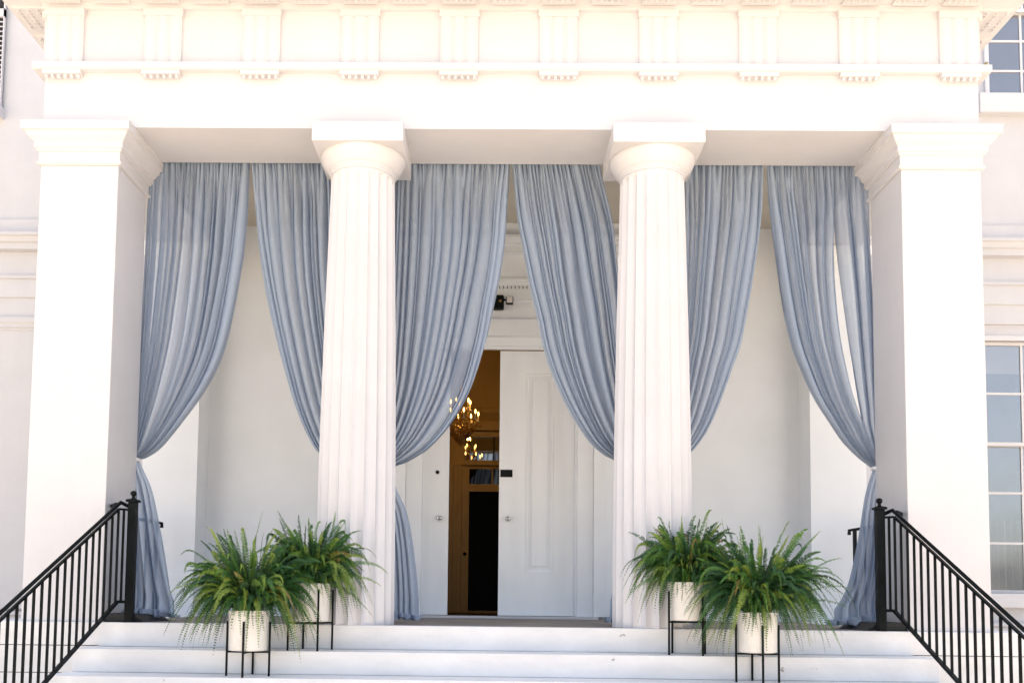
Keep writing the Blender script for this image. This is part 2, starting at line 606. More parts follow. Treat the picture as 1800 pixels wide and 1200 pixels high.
# ---- piers with moulded capitals
cap_prof = [(.012, 4.035), (.030, 4.045), (.030, 4.062), (.014, 4.068), (.014, 4.155), (.030, 4.160), (.034, 4.178), (.046, 4.182),
            (.046, 4.232), (.056, 4.242), (.068, 4.252), (.088, 4.272), (.104, 4.298), (.110, 4.306), (.132, 4.312), (.132, 4.366), (.138, 4.372), (.138, 4.3865)]
for sg in (-1, 1):
    xa, xb = sorted((sg * PX0, sg * PX1))
    p = bx(xa, xb, BY0, 0.765, 0.0, 4.036).build('pier', M['white'], H, bevel=.006)
    MB().sqlathe(cap_prof, xa, xb, BY0, 0.765).build('pier_capital', M['white'], p)

# ---- fluted Doric columns
def column(cx):
    cy = .350
    nfl, sub = 20, 8
    V = []
    F = []
    rows = [(0, .3535), (.8, .3490), (1.7, .3390), (2.6, .3225), (3.4, .3030), (3.97, .2890), (4.010, .2880)]
    rows2 = []
    for (z0, r0), (z1, r1) in zip(rows[:-1], rows[1:]):
        for q in range(4):
            rows2.append((z0 + (z1 - z0) * q / 4, r0 + (r1 - r0) * q / 4))
    rows2.append(rows[-1])
    n = nfl * sub
    for z, r in rows2:
        dep = .105
        if z > 3.955:
            dep *= max(0, 1 - ((z - 3.955) / .055) ** 2)
        for k in range(n):
            s_ = (k % sub) / sub * 2 - 1
            fl = 1 - s_ * s_
            a = -PI / 2 + 2 * PI * k / n
            rr = r * (1 - dep * fl)
            V.append((cx + rr * math.cos(a), cy + rr * math.sin(a), z))
    for j in range(len(rows2) - 1):
        for k in range(n):
            k2 = (k + 1) % n
            F.append((j * n + k, j * n + k2, (j + 1) * n + k2, (j + 1) * n + k))
    c_ = MB().add(V, F).build('column', M['white'], H, auto=18)
    pr = [(.288, 4.010), (.288, 4.022), (.281, 4.025), (.281, 4.030), (.291, 4.034), (.293, 4.047), (.299, 4.050), (.301, 4.062), (.307, 4.065), (.309, 4.077),
          (.316, 4.080), (.332, 4.100), (.352, 4.130), (.368, 4.158), (.379, 4.184), (.383, 4.2), (.380, 4.2125)]
    MB().lathe(pr, 72, (cx, cy, 0)).build('echinus', M['white'], c_, auto=40)
    bx(cx - .40, cx + .40, cy - .40, cy + .40, 4.213, 4.3865).build('abacus', M['white'], c_, bevel=.005)
column(-1.317)
column(1.317)

# ---- entablature
E = MB()
E.box(-4.15, 4.15, BY0, BY1, BZ, 5.52)
for sg in (-1, 1):
    xa, xb = sorted((sg * 3.47, sg * 4.15))
    E.box(xa, xb, BY1, WY, BZ, 5.52)
ent = E.build('entablature', M['white'], H)
tz0, tz1 = 4.888, 4.948
tn = MB()
tn.extr_x([(BY0, tz0), (BY0, tz1), (BY0 - .085, tz1), (BY0 - .085, tz0 + .012), (BY0 - .07, tz0)], -4.235, 4.235)
for sg in (-1, 1):
    xa, xb = sorted((sg * 4.15, sg * 4.235))
    tn.box(xa, xb, BY0, WY, tz0, tz1)
tn.build('taenia', M['white'], ent)

def triglyph_mesh(w=.335, dpt=.04):
    g_ = .016
    xs = [-w / 2, -w / 2 + .0, -w / 2 + .028]
    pr = [(-w / 2, 0), (-w / 2, -dpt + g_)]
    lands = 3
    gl = w / (lands + (lands - 1) * .9 + .9)
    x = -w / 2 + gl * .45
    pr.append((x, -dpt))
    for k in range(lands):
        x += gl
        pr.append((x, -dpt))
        if k < lands - 1:
            pr.append((x + gl * .45, -dpt + g_))
            x += gl * .9
            pr.append((x, -dpt))
    pr += [(w / 2, -dpt + g_), (w / 2, 0)]
    return pr
tp = triglyph_mesh()
for k in range(10):
    xc = -3.98 + .8844 * k
    t = MB().extr_z([(xc + x, BY0 + y) for x, y in tp], tz1, 5.40).box(xc - .178, xc + .178, BY0 - .052, BY0, 5.40, 5.465).build('triglyph', M['white'], ent)
    gt = bx(xc - .172, xc + .172, BY0 - .065, BY0, tz0 - .036, tz0 - .001)
    for q in range(6):
        gx = xc - .142 + .0568 * q
        gt.lathe([(.017, -.030), (.013, 0)], 10, (gx, BY0 - .040, tz0 - .0365))
    gt.build('regula', M['white'], ent)
bx(-4.19, 4.19, BY0 - .04, BY0, 5.465, 5.52).build('frieze_cap', M['white'], ent)
# side faces: triglyphs too
for sg in (-1, 1):
    for k in range(4):
        yc = .255 + .8844 * k
        t = MB()
        xa, xb = sorted((sg * 4.15, sg * 4.19))
        for q in range(3):
            t.box(xa, xb, yc - .14 + q * .11, yc - .07 + q * .11, tz1, 5.40)
        xa, xb = sorted((sg * 4.15, sg * 4.20))
        t.box(xa, xb, yc - .178, yc + .178, 5.40, 5.465)
        t.build('triglyph', M['white'], ent)
# projecting cornice with mutules
cz = 5.52
CO = 0.385
cn = MB()
cn.box(-4.15 - CO, 4.15 + CO, BY0 - CO, WY, cz, cz + .20)
cn.box(-4.15 - CO - .05, 4.15 + CO + .05, BY0 - CO - .05, WY, cz + .20, cz + .30)
cn.box(-4.15 - CO - .12, 4.15 + CO + .12, BY0 - CO - .12, WY, cz + .30, cz + .40)
cn.build('cornice', M['white'], ent)
for k in range(19):
    xc = -3.98 + .4422 * k
    mu = bx(xc - .155, xc + .155, BY0 - CO + .04, BY0 - .06, cz - .022, cz)
    gt = mu
    for q in range(6):
        for r_ in range(3):
            gt.lathe([(.014, -.018), (.011, 0)], 8, (xc - .125 + .05 * q, BY0 - .31 + .09 * r_, cz - .0225))
    gt.build('mutule', M['white'], ent)
for sg in (-1, 1):
    for k in range(7):
        yc = .255 + .4422 * k
        xa, xb = sorted((sg * (4.15 + .06), sg * (4.15 + CO - .04)))
        gt = bx(xa, xb, yc - .155, yc + .155, cz - .022, cz)
        for q in range(6):
            for r_ in range(3):
                gt.lathe([(.014, -.018), (.011, 0)], 8, (sg * (4.15 + .12 + .09 * r_), yc - .125 + .05 * q, cz - .0225))
        gt.build('mutule', M['white'], ent)
bx(-4.1, 4.1, .1, WY, cz + .4, cz + 1.2).build('unseen_shade_block', M['white'], ent)  # unseen block, added so the portico's shadow covers the steps

# ---- door surround
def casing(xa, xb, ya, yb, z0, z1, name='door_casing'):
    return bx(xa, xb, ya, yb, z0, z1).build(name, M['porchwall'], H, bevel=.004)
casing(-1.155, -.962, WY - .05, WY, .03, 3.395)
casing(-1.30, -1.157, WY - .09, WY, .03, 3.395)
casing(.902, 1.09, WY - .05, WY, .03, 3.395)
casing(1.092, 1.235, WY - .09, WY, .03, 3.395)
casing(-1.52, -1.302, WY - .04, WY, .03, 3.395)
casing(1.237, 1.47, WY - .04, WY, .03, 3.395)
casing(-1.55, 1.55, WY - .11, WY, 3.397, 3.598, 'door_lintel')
casing(DX0, DX1, WY + .02, WY + .06, 3.262, 3.296, 'door_track')
bx(DX0 - .25, DX1 + .25, WY - .14, WY + .2, 0.0, .028).build('threshold', M['white'], H, bevel=.004)
# row of small vent slots under the cornice
vt = MB()
for k in range(22):
    x = -.95 + k * .047 * 2 * .5 * 1.0
    vt.box(-.055 + (k - 9) * .0475 - .004, -.055 + (k - 9) * .0475 + .004, WY - .0665, WY - .0605, 3.985, 4.02)
vt.build('vent_strip', M['dark'], H)

def door_leaf(x0, x1, y0, px0, px1, knobx, name='door'):
    z0, z1 = .035, 3.258
    d = MB()
    d.box(x0, px0, y0, y0 + .05, z0, z1)
    d.box(px1, x1, y0, y0 + .05, z0, z1)
    d.box(px0, px1, y0, y0 + .05, z0, .55)
    d.box(px0, px1, y0, y0 + .05, 2.98, z1)
    dd = d.build(name, M['door'], H)
    # recessed and raised field of the long panel
    bx(px0, px1, y0 + .040, y0 + .049, .55, 2.98).build('panel', M['door'], dd)
    mo = MB()
    for (a, c, e, f__) in ((px0, px0 + .028, .55, 2.98), (px1 - .028, px1, .55, 2.98), (px0 + .028, px1 - .028, .55, .578), (px0 + .028, px1 - .028, 2.952, 2.98)):
        mo.box(a, c, y0 + .012, y0 + .041, e, f__)
    mo.build('panel_moulding', M['door'], dd, bevel=.006)
    bx(px0 + .075, px1 - .075, y0 + .022, y0 + .0405, .625, 2.905).build('panel_field', M['door'], dd, bevel=.006)
    kn = MB()
    kn.lathe([(.0, -.0), (.034, 0), (.034, .006), (.014, .012), (.012, .03), (.024, .038), (.031, .052), (.030, .066), (.02, .078), (.0, .082)], 20, (0, 0, 0), cap=False)
    kn.v = [(knobx + x, y0 - z, 1.197 + y) for x, y, z in kn.v]
    kn.f = [f[::-1] for f in kn.f]
    kn.build('knob', M['chrome'], dd, smooth=True)
    return dd
rl = door_leaf(-.036, .872, WY + .09, .285, .625, .075)
bx(-.022, .125, WY + .075, WY + .0895, 1.705, 1.795).build('lock_plate', M['black'], rl, bevel=.003)
ll = door_leaf(-1.552, -.645, WY + .09, -1.305, -.965, -.752)
MB().lathe([(.022, 0), (.022, .012), (.012, .014)], 16, (0, 0, 0)).build('peephole', M['black'], ll).rotation_euler = (PI / 2, 0, 0)
ph = [o for o in bpy.data.objects if o.name == 'peephole'][0]
ph.location = Vector((-.785, WY + .0895, 1.757)) - world_loc(ll)
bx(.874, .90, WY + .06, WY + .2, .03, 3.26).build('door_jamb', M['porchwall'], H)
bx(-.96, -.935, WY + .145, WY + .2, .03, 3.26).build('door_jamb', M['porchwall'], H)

# ---- hall behind the door
HY = 7.5
HM = M['hall']
bx(-3.2, -3.0, WY + .2, 9.5, -.02, 4.4).build('hall_wall', HM, H)
bx(3.0, 3.2, WY + .2, 9.5, -.02, 4.4).build('hall_wall', HM, H)
bx(-3.0, 3.0, WY + .2, 9.5, 4.4, 4.5).build('hall_ceiling', HM, H)
bx(-3.0, 3.0, WY + .2, 9.5, -.12, -.02).build('hall_floor', M['hallfloor'], H)
bx(-3.0, 3.0, HY + .12, HY + .3, -.02, 4.4).build('hall_wall', HM, H)
hc = MB()
hc.extr_x([(HY + .12, 3.08), (HY + .02, 3.08), (HY + .02, 3.16), (HY + .06, 3.2), (HY - .03, 3.3), (HY - .03, 3.36), (HY + .12, 3.4)][::-1], -3, 3)
hc.build('hall_cornice', HM, H)
hd = MB()
hd.box(-.835, -.775, HY - .02, HY + .12, 0, 3.0)
hd.box(-.775, -.70, HY + .02, HY + .12, 0, 3.0)
hd.box(-.70, -.635, HY - .01, HY + .12, 0, 2.42)
hd.box(-.70, -.60, HY + .01, HY + .12, 2.50, 2.98)
hd.box(-.60, .6, HY + .01, HY + .12, 2.90, 2.98)
hd.box(-.775, .7, HY - .03, HY + .12, 2.42, 2.50)
hd.box(.6, .835, HY - .02, HY + .12, 0, 3.0)
hd.box(-.835, .835, HY - .04, HY + .12, 3.0, 3.08)
hf = hd.build('hall_door_frame', HM, H, bevel=.006)
sd_ = MB()
sd_.box(-.632, -.515, HY + .03, HY + .08, 0, 2.40)
sd_.box(.40, .60, HY + .03, HY + .08, 0, 2.40)
sd_.box(-.515, .40, HY + .03, HY + .08, 1.99, 2.11)
sd_.box(-.515, .40, HY + .03, HY + .08, 2.365, 2.40)
sd_.box(-.515, .40, HY + .03, HY + .08, 0, .03)
sd_.box(-.145, -.122, HY + .035, HY + .075, 2.11, 2.365)
hdo = sd_.build('hall_door', HM, H)
bx(-.515, .40, HY + .05, HY + .06, .03, 1.99).build('glass', M['nightglass'], hdo)
bx(-.515, .40, HY + .05, HY + .06, 2.11, 2.365).build('glass', M['smalllight'], hdo)
MB().sph((-.575, HY - .01, .956), .03, 14).tube([(-.575, HY + .03, .956), (-.575, HY, .956)], .01).build('knob', M['black'], hdo, smooth=True)
bx(-.60, .6, HY + .05, HY + .06, 2.50, 2.90).build('transom_window', M['transom'], hf)
bx(-.125, -.10, HY + .02, HY + .05, 2.50, 2.90).build('transom_bar', M['black'], hf)

# ------------------------------------------------------------------ chandelier
def chandelier(cx, cy, zt, zb):
    rnd = random.Random(5)
    T = empty('chandelier', (cx, cy, zb))
    tag(T, 'lit crystal chandelier with candle bulbs seen through the open door', 'chandelier')
    st = MB().tube([(cx, cy, 4.4), (cx, cy, zt - .1)], .006)
    st.lathe([(.012, zb + .02), (.05, zb + .06), (.02, zb + .14), (.045, zb + .22), (.06, zb + .3), (.02, zb + .36), (.014, zt - .2), (.04, zt - .12), (.012, zt - .03)], 14, (cx, cy, 0))
    st.build('stem', M['brass'], T, smooth=True)
    cr = MB()
    def bead(p, r):
        x, y, z = p
        r *= 1.15
        cr.add([(x + r, y, z), (x, y + r, z), (x - r, y, z), (x, y - r, z), (x, y, z + r * 1.3), (x, y, z - r * 1.5)],
               [(0, 1, 4), (1, 2, 4), (2, 3, 4), (3, 0, 4), (1, 0, 5), (2, 1, 5), (3, 2, 5), (0, 3, 5)])
    for (nar, rad, za, ph0) in ((8, .255, zb + .33, .2), (5, .15, zb + .5, .5)):
        for k in range(nar):
            a = ph0 + 2 * PI * k / nar
            pts = []
            for i in range(9):
                t = i / 8
                r_ = rad * t
                z = za - .12 + .10 * t - .12 * math.sin(t * PI) + .02
                pts.append((cx + r_ * math.cos(a), cy + r_ * math.sin(a), z))
            ar = MB().tube(pts, .006, 6).build('arm', M['brass'], T, smooth=True)
            x, y, z = pts[-1]
            cd = MB().lathe([(.03, 0), (.012, .012), (.009, .02), (.009, .085)], 10, (x, y, z)).build('candle', M['pot'], T, smooth=True)
            MB().lathe([(.003, .085), (.011, .105), (.010, .125), (.002, .15)], 8, (x, y, z)).build('flame', M['flame'], cd, smooth=True)
            for q in range(6):
                aa = rnd.random() * 2 * PI
                bead((x + .03 * math.cos(aa), y + .03 * math.sin(aa), z - .02 - rnd.random() * .07), .006 + rnd.random() * .005)
            # garlands
            a2 = ph0 + 2 * PI * (k + 1) / nar
            for i in range(14):
                t = i / 13
                p = Vector((math.cos(a), math.sin(a))) * (1 - t) + Vector((math.cos(a2), math.sin(a2))) * t
                bead((cx + p.x * rad * .95, cy + p.y * rad * .95, z - .09 * math.sin(PI * t)), .006)
            for i in range(12):
                t = i / 11
                bead((cx + math.cos(a) * rad * (1 - t) * .9, cy + math.sin(a) * rad * (1 - t) * .9, za + .12 * t * t + .02 - .05 * math.sin(PI * t) + t * .1), .006)
            for i in range(10):
                t = i / 9
                bead((cx + math.cos(a) * rad * (1 - t) * .8, cy + math.sin(a) * rad * (1 - t) * .8, za - .1 - .26 * t ** .6 + .05 * (1 - t)), .007)
    for i in range(620):
        a = rnd.random() * 2 * PI
        t = rnd.random()
        r_ = .05 + .24 * (1 - t) * rnd.random() ** .5
        bead((cx + r_ * math.cos(a), cy + r_ * math.sin(a), zb + .02 + .28 * (1 - t)), .007 + rnd.random() * .007)
    c_ = cr.build('crystal_garland', M['crystal'], T)
    ld = bpy.data.lights.new('chandelier_light', 'POINT')
    ld.energy = 7
    ld.color = (1.0, 0.46, 0.06)
    ld.shadow_soft_size = .03
    lo = bpy.data.objects.new('chandelier_light', ld)
    lo.location = (0, 0, .75)
    lo.parent = T
    col.objects.link(lo)
chandelier(-.59, 5.5, 3.25, 2.45)

# ------------------------------------------------------------------ floodlight over the door
FL = empty('floodlight', (-.06, WY - .03, 3.80))
tag(FL, 'small black twin-head security floodlight above the tall doors', 'floodlight')
bx(-.135, .0, WY - .17, WY - .06, 3.71, 3.88).build('housing', M['black'], FL, bevel=.02)
MB().tube([(0, WY - .11, 3.83), (.035, WY - .11, 3.83)], .012).tube([(-.06, WY - .07, 3.8), (-.06, WY - .03, 3.8)], .03).build('bracket', M['black'], FL, smooth=True)
bx(.022, .112, WY - .17, WY - .10, 3.77, 3.865).build('lamp_head', M['black'], FL, bevel=.015)
bx(.032, .102, WY - .175, WY - .169, 3.78, 3.855).build('lens', M['lampglass'], FL)
MB().lathe([(.018, 0), (.012, .012), (0, .016)], 12, (0, 0, 0)).build('sensor', M['brass'], FL).rotation_euler = (PI / 2, 0, 0)
for o in FL.children:
    if o.name.startswith('sensor'):
        o.location = Vector((-.045, WY - .171, 3.80)) - FL.location

# ------------------------------------------------------------------ steps
ST = empty('entrance_steps', (0, -1.2, GZ))
tag(ST, 'broad white painted steps climbing to the porch between black railings', 'steps')
zs = [-.203, -.392, -.58, -.77, -.96, -1.155]
for k in range(6):
    xe = 3.50 + .055 * k
    z1 = zs[k]
    z0 = zs[k + 1] if k < 5 else GZ
    b_ = bx(-xe, xe, -.36 * (k + 1), -.36 * k + (0.0 if k else -0.0), z0 + .0, z1)
    b_.build('step', M['steps'], ST, bevel=.007)
bx(-3.42, 3.42, -2.0, 0.0, GZ, -1.16).build('step_core', M['dark'], ST)
for k in range(1, 6):
    xe = 3.46 + .055 * (k - 1)
    bx(-xe, xe, -.36 * k + .01, -.36 * (k - 1) - .01, GZ, zs[k] + .002).build('step_core', M['steps'], ST)

# ------------------------------------------------------------------ stair railings
def railing(sg, label):
    px = 3.204
    T = empty('stair_railing', (sg * px, .05, 0))
    tag(T, label, 'railing', 'black metal stair railings')
    B = M['black']
    hw = .034
    post = bx(sg * px - hw, sg * px + hw, .05 - hw, .05 + hw, 0.0, 1.03).build('post', B, T, bevel=.004)
    MB().sqlathe([(.0, 1.03), (.014, 1.033), (.014, 1.050), (.004, 1.056), (-.012, 1.060), (-.02, 1.062)], sg * px - hw, sg * px + hw, .05 - hw, .05 + hw).build('post_cap', B, post)
    MB().lathe([(.024, 1.060), (.014, 1.068), (.012, 1.073), (.016, 1.077), (.011, 1.082), (.017, 1.087), (.024, 1.097), (.0265, 1.108), (.024, 1.119), (.014, 1.129), (.0, 1.133)], 24, (sg * px, .05, 0)).build('finial', B, post, smooth=True)
    K = Vector((sg * 3.285, -.02, 1.018))
    d = Vector((sg * .10, -1, -.572))
    def at(t):
        return K + d * t
    Lr = 2.3
    # hand rail: a flat bar with a rounded top
    up = Vector((0, 0, 1))
    a0 = Vector((sg * (px + hw - .01), .045, .985))
    hr = MB()
    for off, r_ in ((0, .0125), (.011, .0095)):
        hr.tube([a0 + up * off, K + up * off, at(Lr) + up * off], r_, 10)
    hr.build('hand_rail', B, T, smooth=True)
    MB().tube([Vector((sg * (px + hw - .01), .045, .965)), Vector((sg * 3.30, -.02, .965)), at(Lr) - up * .05], .0095, sq=True).build('top_channel', B, T)
    lowk = Vector((sg * 3.285, -.02, .175))
    lowd = d
    MB().tube([Vector((sg * (px + hw - .01), .045, .175)), lowk, lowk + lowd * Lr], .013, sq=True).build('bottom_rail', B, T)
    # balusters
    step = .099
    t = -.055
    k = 0
    MB().tube([Vector((sg * 3.262, .0, .18)), Vector((sg * 3.262, .0, .963))], .0082, sq=True).build('baluster', B, T)
    t = .03
    while t < Lr - .02:
        p = at(t)
        zb = lowk.z + d.z * t
        MB().tube([(p.x, p.y, zb), (p.x, p.y, p.z - .05)], .0082, sq=True).build('baluster', B, T)
        t += step
    e = at(Lr)
    bx(e.x - .04, e.x + .04, e.y - .04, e.y + .04, GZ, e.z + .12).build('post', B, T, bevel=.004)
    # bracket to the pier
    MB().tube([K - up * .01 + Vector((sg * .04, .02, 0)), Vector((sg * 3.46, .22, 1.01))], .014, sq=True).build('wall_bracket', B, T)
    # fine joints: small welded feet where the bar meets the post
    return T
railing(-1, 'black metal stair railing descending on the left of the steps')
railing(1, 'black metal stair railing descending on the right of the steps')

def side_rail(sg, label):
    T = empty('side_railing', (sg * 3.95, 2.5, 0))
    tag(T, label, 'railing', 'railings at the porch sides')
    B = M['black']
    pts = []
    x0 = 3.815 if sg < 0 else 3.852
    for i in range(12):
        t = i / 11
        pts.append((sg * (x0 + .85 * t), 2.5, 1.035 + .075 * math.sin(t * PI * .6)))
    MB().tube([(sg * x0, 2.5, .985)] + pts, .016, sq=True).build('hand_rail', B, T)
    for k in range(5):
        x = x0 + .06 + (.11 * k)
        MB().tube([(sg * x, 2.5, .0), (sg * x, 2.5, 1.04 + .05 * math.sin(min(1, k / 4) * 1.5))], .017 if k == 0 else .009, sq=True).build('baluster', B, T)
side_rail(1, 'short black railing end showing behind the right-hand curtain tail')
side_rail(-1, 'tip of a black railing poking out behind the left-hand curtain tail')

# ------------------------------------------------------------------ curtains
def resample(P, n, even=True):
    P = np.array(P, float)
    # Catmull-Rom smoothing
    Q = [P[0]]
    for i in range(len(P) - 1):
        p0 = P[max(i - 1, 0)]
        p1 = P[i]
        p2 = P[i + 1]
        p3 = P[min(i + 2, len(P) - 1)]
        for k in range(1, 9):
            t = k / 8
            Q.append(.5 * ((2 * p1) + (-p0 + p2) * t + (2 * p0 - 5 * p1 + 4 * p2 - p3) * t * t + (-p0 + 3 * p1 - 3 * p2 + p3) * t ** 3))
    Q = np.array(Q)
    s = np.concatenate([[0], np.cumsum(np.linalg.norm(np.diff(Q, axis=0), axis=1))])
    s /= s[-1]
    t = np.linspace(0, 1, n)
    return np.stack([np.interp(t, s, Q[:, 0]), np.interp(t, s, Q[:, 1])], 1)

def fn(seed, fx, fy, k=5):
    rs = np.random.RandomState(seed)
    A = rs.uniform(.4, 1, k)
    X = rs.uniform(-1, 1, k) * fx
    X = np.sign(X) * (np.abs(X) * .6 + .4 * fx)
    Y = rs.uniform(-1, 1, k) * fy
    C = rs.uniform(0, 6.28, k)
    S = A.sum() * .6
    return lambda u, t: sum(A[i] * np.sin(X[i] * u * 6.283 + Y[i] * t * 6.283 + C[i]) for i in range(k)) / S

def grid_obj(name, P, mtl, parent, drop=None, dens=None):
    nt_, nu, _ = P.shape
    V = P.reshape(-1, 3)
    idx = np.arange(nt_ * nu).reshape(nt_, nu)
    F = np.stack([idx[:-1, :-1], idx[:-1, 1:], idx[1:, 1:], idx[1:, :-1]], -1).reshape(-1, 4)
    if drop is not None:
        F = F[~drop[:-1, :-1].reshape(-1)]
    mb = MB()
    mb.v = [tuple(p) for p in V.tolist()]
    mb.f = [tuple(f) for f in F.tolist()]
    o = mb.build(name, mtl, parent, smooth=True)
    at_ = o.data.attributes.new('gather', 'FLOAT', 'POINT')
    d = np.full(len(V), .7) if dens is None else np.broadcast_to(dens, (nt_, nu)).reshape(-1)
    at_.data.foreach_set('value', d.astype(float).tolist())
    return o

def drape(outer, inner, npl, seed, parent, y0=.84, tie_w=.05, slit=None, nu=520, nt_=170):
    Lp = resample(outer, nt_)
    Rp = resample(inner, nt_)
    u = np.linspace(0, 1, nu)[None, :]
    t = np.linspace(0, 1, nt_)[:, None]
    n1 = fn(seed, 2.0, .5)
    n2 = fn(seed + 1, 5.0, .8)
    n3 = fn(seed + 2, 9.0, 1.4, 7)
    n4 = fn(seed + 3, 1.2, .35)
    n5 = fn(seed + 4, 14.0, .5, 7)
    sm = lambda a, b, x: np.clip((x - a) / (b - a), 0, 1) ** 2 * (3 - 2 * np.clip((x - a) / (b - a), 0, 1))
    # irregular fold widths: broad smooth panels between narrow tucks
    rs = np.random.RandomState(seed)
    wd = rs.choice([.35, .5, .8, 1.2, 1.7, 2.2], npl, p=[.2, .2, .2, .18, .13, .09]) * rs.uniform(.8, 1.2, npl)
    edges = np.concatenate([[0], np.cumsum(wd)]) / wd.sum()
    uw = u + (.030 * n1(u, t * .8) + .010 * n2(u, t)) * sm(0, .5, t) * (1 - .4 * sm(.7, 1, t))
    uw = np.clip(uw, -.02, 1.02)
    cell = np.interp(uw, edges, np.arange(npl + 1))
    ci = np.clip(cell.astype(int), 0, npl - 1)
    fr = cell - ci
    cw = (wd / wd.sum())[ci]                     # width of this fold in u
    ph = 2 * PI * fr
    near = sm(.80, 1.0, t)
    kk = rs.uniform(.8, 3.0, npl)[ci] * (1 + .25 * n2(u, t))
    kk = kk * (.45 + .55 * sm(.02, .25, t)) * (1 - .35 * near)
    env = np.interp(fr, [0, .06, .94, 1], [1, 1, 1, 1])
    du = -kk * np.minimum(cw, .075) / (2 * PI) * np.sin(ph)
    # finer second family
    nf = 31
    ph3 = 2 * PI * nf * (u + .012 * n2(u, t)) + 1.5 * n5(u, t * .3)
    hd = 1 - sm(.03, .30, t)
    k3 = (.06 + 1.1 * hd + .35 * np.clip(n4(u, t * 2), 0, 1)) * (1 + .4 * n3(u, t))
    du = du - k3 / (2 * PI * nf) * np.sin(ph3)
    s = np.clip(u + du * sm(0, .03, u) * sm(0, .03, 1 - u), -.01, 1.01)
    if slit is not None:
        uc, ta, tb, wmax = slit
        wv = wmax * np.clip((t - ta) / (tb - ta), 0, 1) ** 1.1 * 1.3 * np.clip((tb - t) / (tb - ta), 0, 1) ** .5 * 1.6
        wv = wv * ((t > ta) & (t < tb))
        s = np.where(u < uc, s - (s * wv / uc) * .5, s + (1 - s) * wv / (1 - uc) * .5)
    x = Lp[:, :1] * (1 - s) + Rp[:, :1] * s
    z = Lp[:, 1:] * (1 - s) + Rp[:, 1:] * s
    wid = np.linalg.norm(Rp - Lp, axis=1)[:, None]
    amp = (.012 + .80 * np.minimum(cw, .07)) * (.35 + .65 * sm(0, .25, t)) * (1 + .3 * n2(u, t))
    amp = np.minimum(amp, .018 + .06 * wid)
    y = y0 + amp * np.cos(ph) * np.minimum(1, .4 + .6 * sm(0, .1, t)) + .030 * n4(u, t) * sm(.05, .4, t) * (1 - near)
    y = y + (.002 + .016 * hd + .014 * (1 - sm(0, .07, t))) * np.cos(ph3) * (1 - .5 * near) + .0022 * n3(u, t)
    # small ruffle where the heading is gathered on its line
    y = y + .004 * np.sin(2 * PI * 70 * u + 3 * n2(u, t)) * (1 - sm(0, .06, t))
    # bundle roundness at the tie
    y = y - near * (tie_w * np.sqrt(np.clip(1 - (2 * u - 1) ** 2, 0, 1)) - tie_w * .3) - .05 * sm(.45, 1, t) * np.clip(u - .25, 0, 1)
    # lumps across the strands near the tie
    cr_ = near * (1 - sm(.97, 1, t))
    z = z + .004 * n3(u, t) * cr_
    P = np.stack([x, y + np.zeros_like(x), z], -1)
    drop = None
    if slit is not None:
        uc, ta, tb, wmax = slit
        cols = np.abs(u - uc) < (.75 / nu)
        cols = (np.arange(nu)[None, :] == int(np.floor(uc * (nu - 1))))
        drop = cols & (t > ta) & (t < tb)
        drop = np.broadcast_to(drop, (nt_, nu)).copy()
    dens = rs.uniform(.38, .92, npl)[ci] - .10 * sm(.05, .08, cw) + .08 * n2(u, t) + .12 * hd + .3 * (1 - sm(.02, .09, t)) + .25 * near
    return grid_obj('drape', P, M['sheer'], parent, drop, np.clip(np.maximum(dens, .93 * sm(.80, .93, u)), .64 if seed == 37 else .55, .97))

